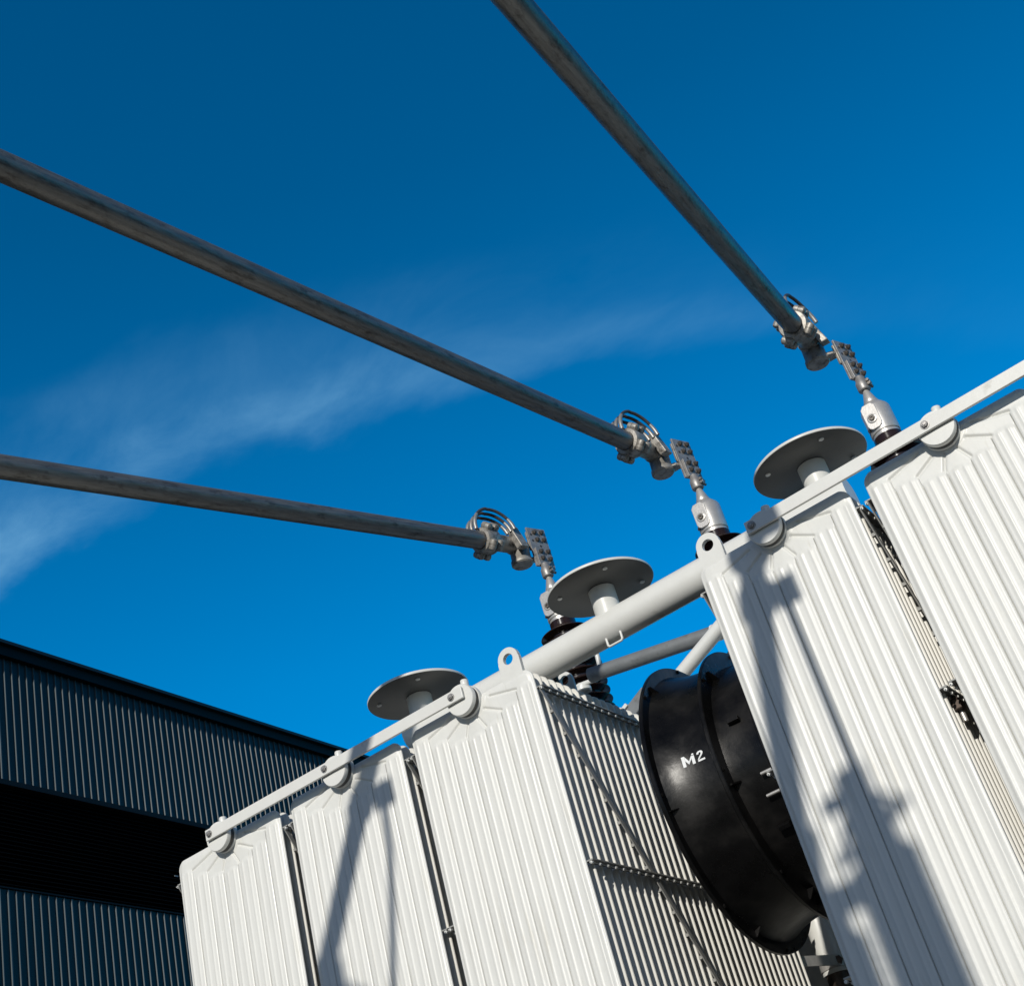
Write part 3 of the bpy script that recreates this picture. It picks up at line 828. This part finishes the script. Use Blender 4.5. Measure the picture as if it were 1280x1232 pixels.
# ------------------------------------------------------------------ out of frame: tube supports on the sunny side, they throw the shadows
plab = ['post insulator under the outer end of the lowest tube, out of the picture', 'post insulator under the outer end of the middle tube', 'post insulator under the outer end of the steep tube']
PX = [ends[0].x, ends[1].x + .09, ends[2].x + .215]
for i in range(3):
    x, y, zt = PX[i], -4.22, ends[i].z - .02
    t = thing('post_insulator', plab[i], 'insulator', (x, y, 0), 'post insulators on steel columns')
    zc_ = zt + (.10, .13, .25)[i]
    pr = [(.09, zt - 1.25)]
    z = zt - 1.2
    while z < zc_ - .24:
        pr += [(.080, z - .010), (.100, z), (.100, z + .009), (.083, z + .018)]; z += .037
    pr += [(.06, zc_ - .20)]
    MB().lathe(pr, (x, y, 0), n=36).build('porcelain', PORC, t)
    m = MB().lathe([(0, zc_ - .2), (.066, zc_ - .199), (.066, zc_ - .12), (.048, zc_ - .10), (.048, zc_), (0, zc_ + .001)], (x, y, 0), n=32)
    m.build('head_cap', ALU, t)
    MB().box((min(ends[i].x, x) - .05, y - .05, zt - .075), (max(ends[i].x, x) + .03, y + .05, zt - .0255)).build('head_plate', ALU, t)
    if i > 0:
        # unseen ring, spokes and stub terminal, added to make the cast shadow ragged
        rc_ = zc_ - .13
        rg = MB().tube([(x + .115 * math.cos(2 * PI * k / 40), y + .115 * math.sin(2 * PI * k / 40), rc_ - .045 + .05 * math.cos(2 * PI * k / 40 + .6)) for k in range(41)], .013, 10, False)
        for k in range(4):
            a = PI / 2 * k + .4; rg.tube([(x + .05 * math.cos(a), y + .05 * math.sin(a), rc_ + .04), (x + .112 * math.cos(a), y + .112 * math.sin(a), rc_ - .045 + .05 * math.cos(a + .6))], .009, 8)
        rg.build('shadow_ring', ALU, t)
        MB().box((x - .105, y - .02, zc_ - .085), (x - .049, y + .02, zc_ - .045)).build('terminal', ALU, t)
    if i == 2:  # unseen second insulator and arm, added to widen the shadow on the radiator
        pr = [(.07, zt - 1.25)]; z = zt - 1.2
        while z < zt - .16:
            pr += [(.07, z - .010), (.088, z), (.088, z + .009), (.073, z + .018)]; z += .037
        MB().lathe(pr + [(.06, zt - .12), (.06, zt - .08)], (ends[2].x + .015, y - .02, 0), n=32).build('shadow_insulator', PORC, t)
        MB().box((ends[2].x - .085, y - .12, zt - 1.3), (x - .1005, y + .08, zt - 1.2502)).build('shadow_arm', GREY, t)
    m = MB().lathe([(.0435, -.16), (.064, -.155), (.064, .10), (.0435, .105)], TE[i] + TD[i] * (TE[i].y + 4.2), TD[i], 28)
    m.build('tube_clamp', ALU, t)
    m = MB().box((x - .1, y - .1, -ZT), (x + .1, y + .1, zt - 1.2505))
    m.build('column', GREY, t, bevel=.005)
for i, yk, offx, lab in ((1, -3.0, .095, 'tap clamp with hanging lead on the middle tube'), (2, -2.72, .085, 'tap clamp with hanging lead on the steep tube')):
    p = TE[i] + TD[i] * (TE[i].y - yk)
    t = thing('tap_clamp', lab, 'clamp', p + Vector((0, 0, ZT)), 'tap clamps with hanging leads')
    MB().lathe([(.0435, -.05), (.058, -.048), (.058, .048), (.0435, .05)], p, TD[i], 28).build('clamp_body', ALU, t)
    MB().box((p.x + .055, p.y - .02, p.z - .055), (p.x + offx + .05, p.y + .0, p.z + .035)).build('terminal', ALU, t, bevel=.004)
    q = Vector((p.x + offx, p.y - .01, p.z - .03))
    if i == 2:  # unseen extra clamp and terminal, added to throw shade on the end cap
        p2 = TE[2] + TD[2] * (TE[2].y + 2.36)
        MB().lathe([(.0435, -.075), (.072, -.072), (.072, .072), (.0435, .075)], p2, TD[2], 28).build('clamp_body', ALU, t)
        MB().box((p2.x + .05, p2.y - .03, p2.z - .05), (p2.x + .125, p2.y + .03, p2.z + .05)).build('terminal', ALU, t, bevel=.004)
    if i == 1: pts = [q, q + Vector((-.012, -.01, -.16)), q + Vector((-.05, -.05, -.36)), q + Vector((-.10, -.10, -.58)), q + Vector((-.14, -.45, -1.1)), q + Vector((-.16, -1.0, -2.2)), q + Vector((-.16, -1.1, -3.2))]
    else: pts = [q, q + Vector((.002, -.01, -.2)), q + Vector((.01, -.05, -.42)), q + Vector((.03, -.14, -.7)), q + Vector((.05, -.60, -1.1)), q + Vector((.05, -1.2, -2.2)), q + Vector((.05, -1.25, -3.2))]
    MB().tube(pts, .014, 12).build('lead', CABLE, t)
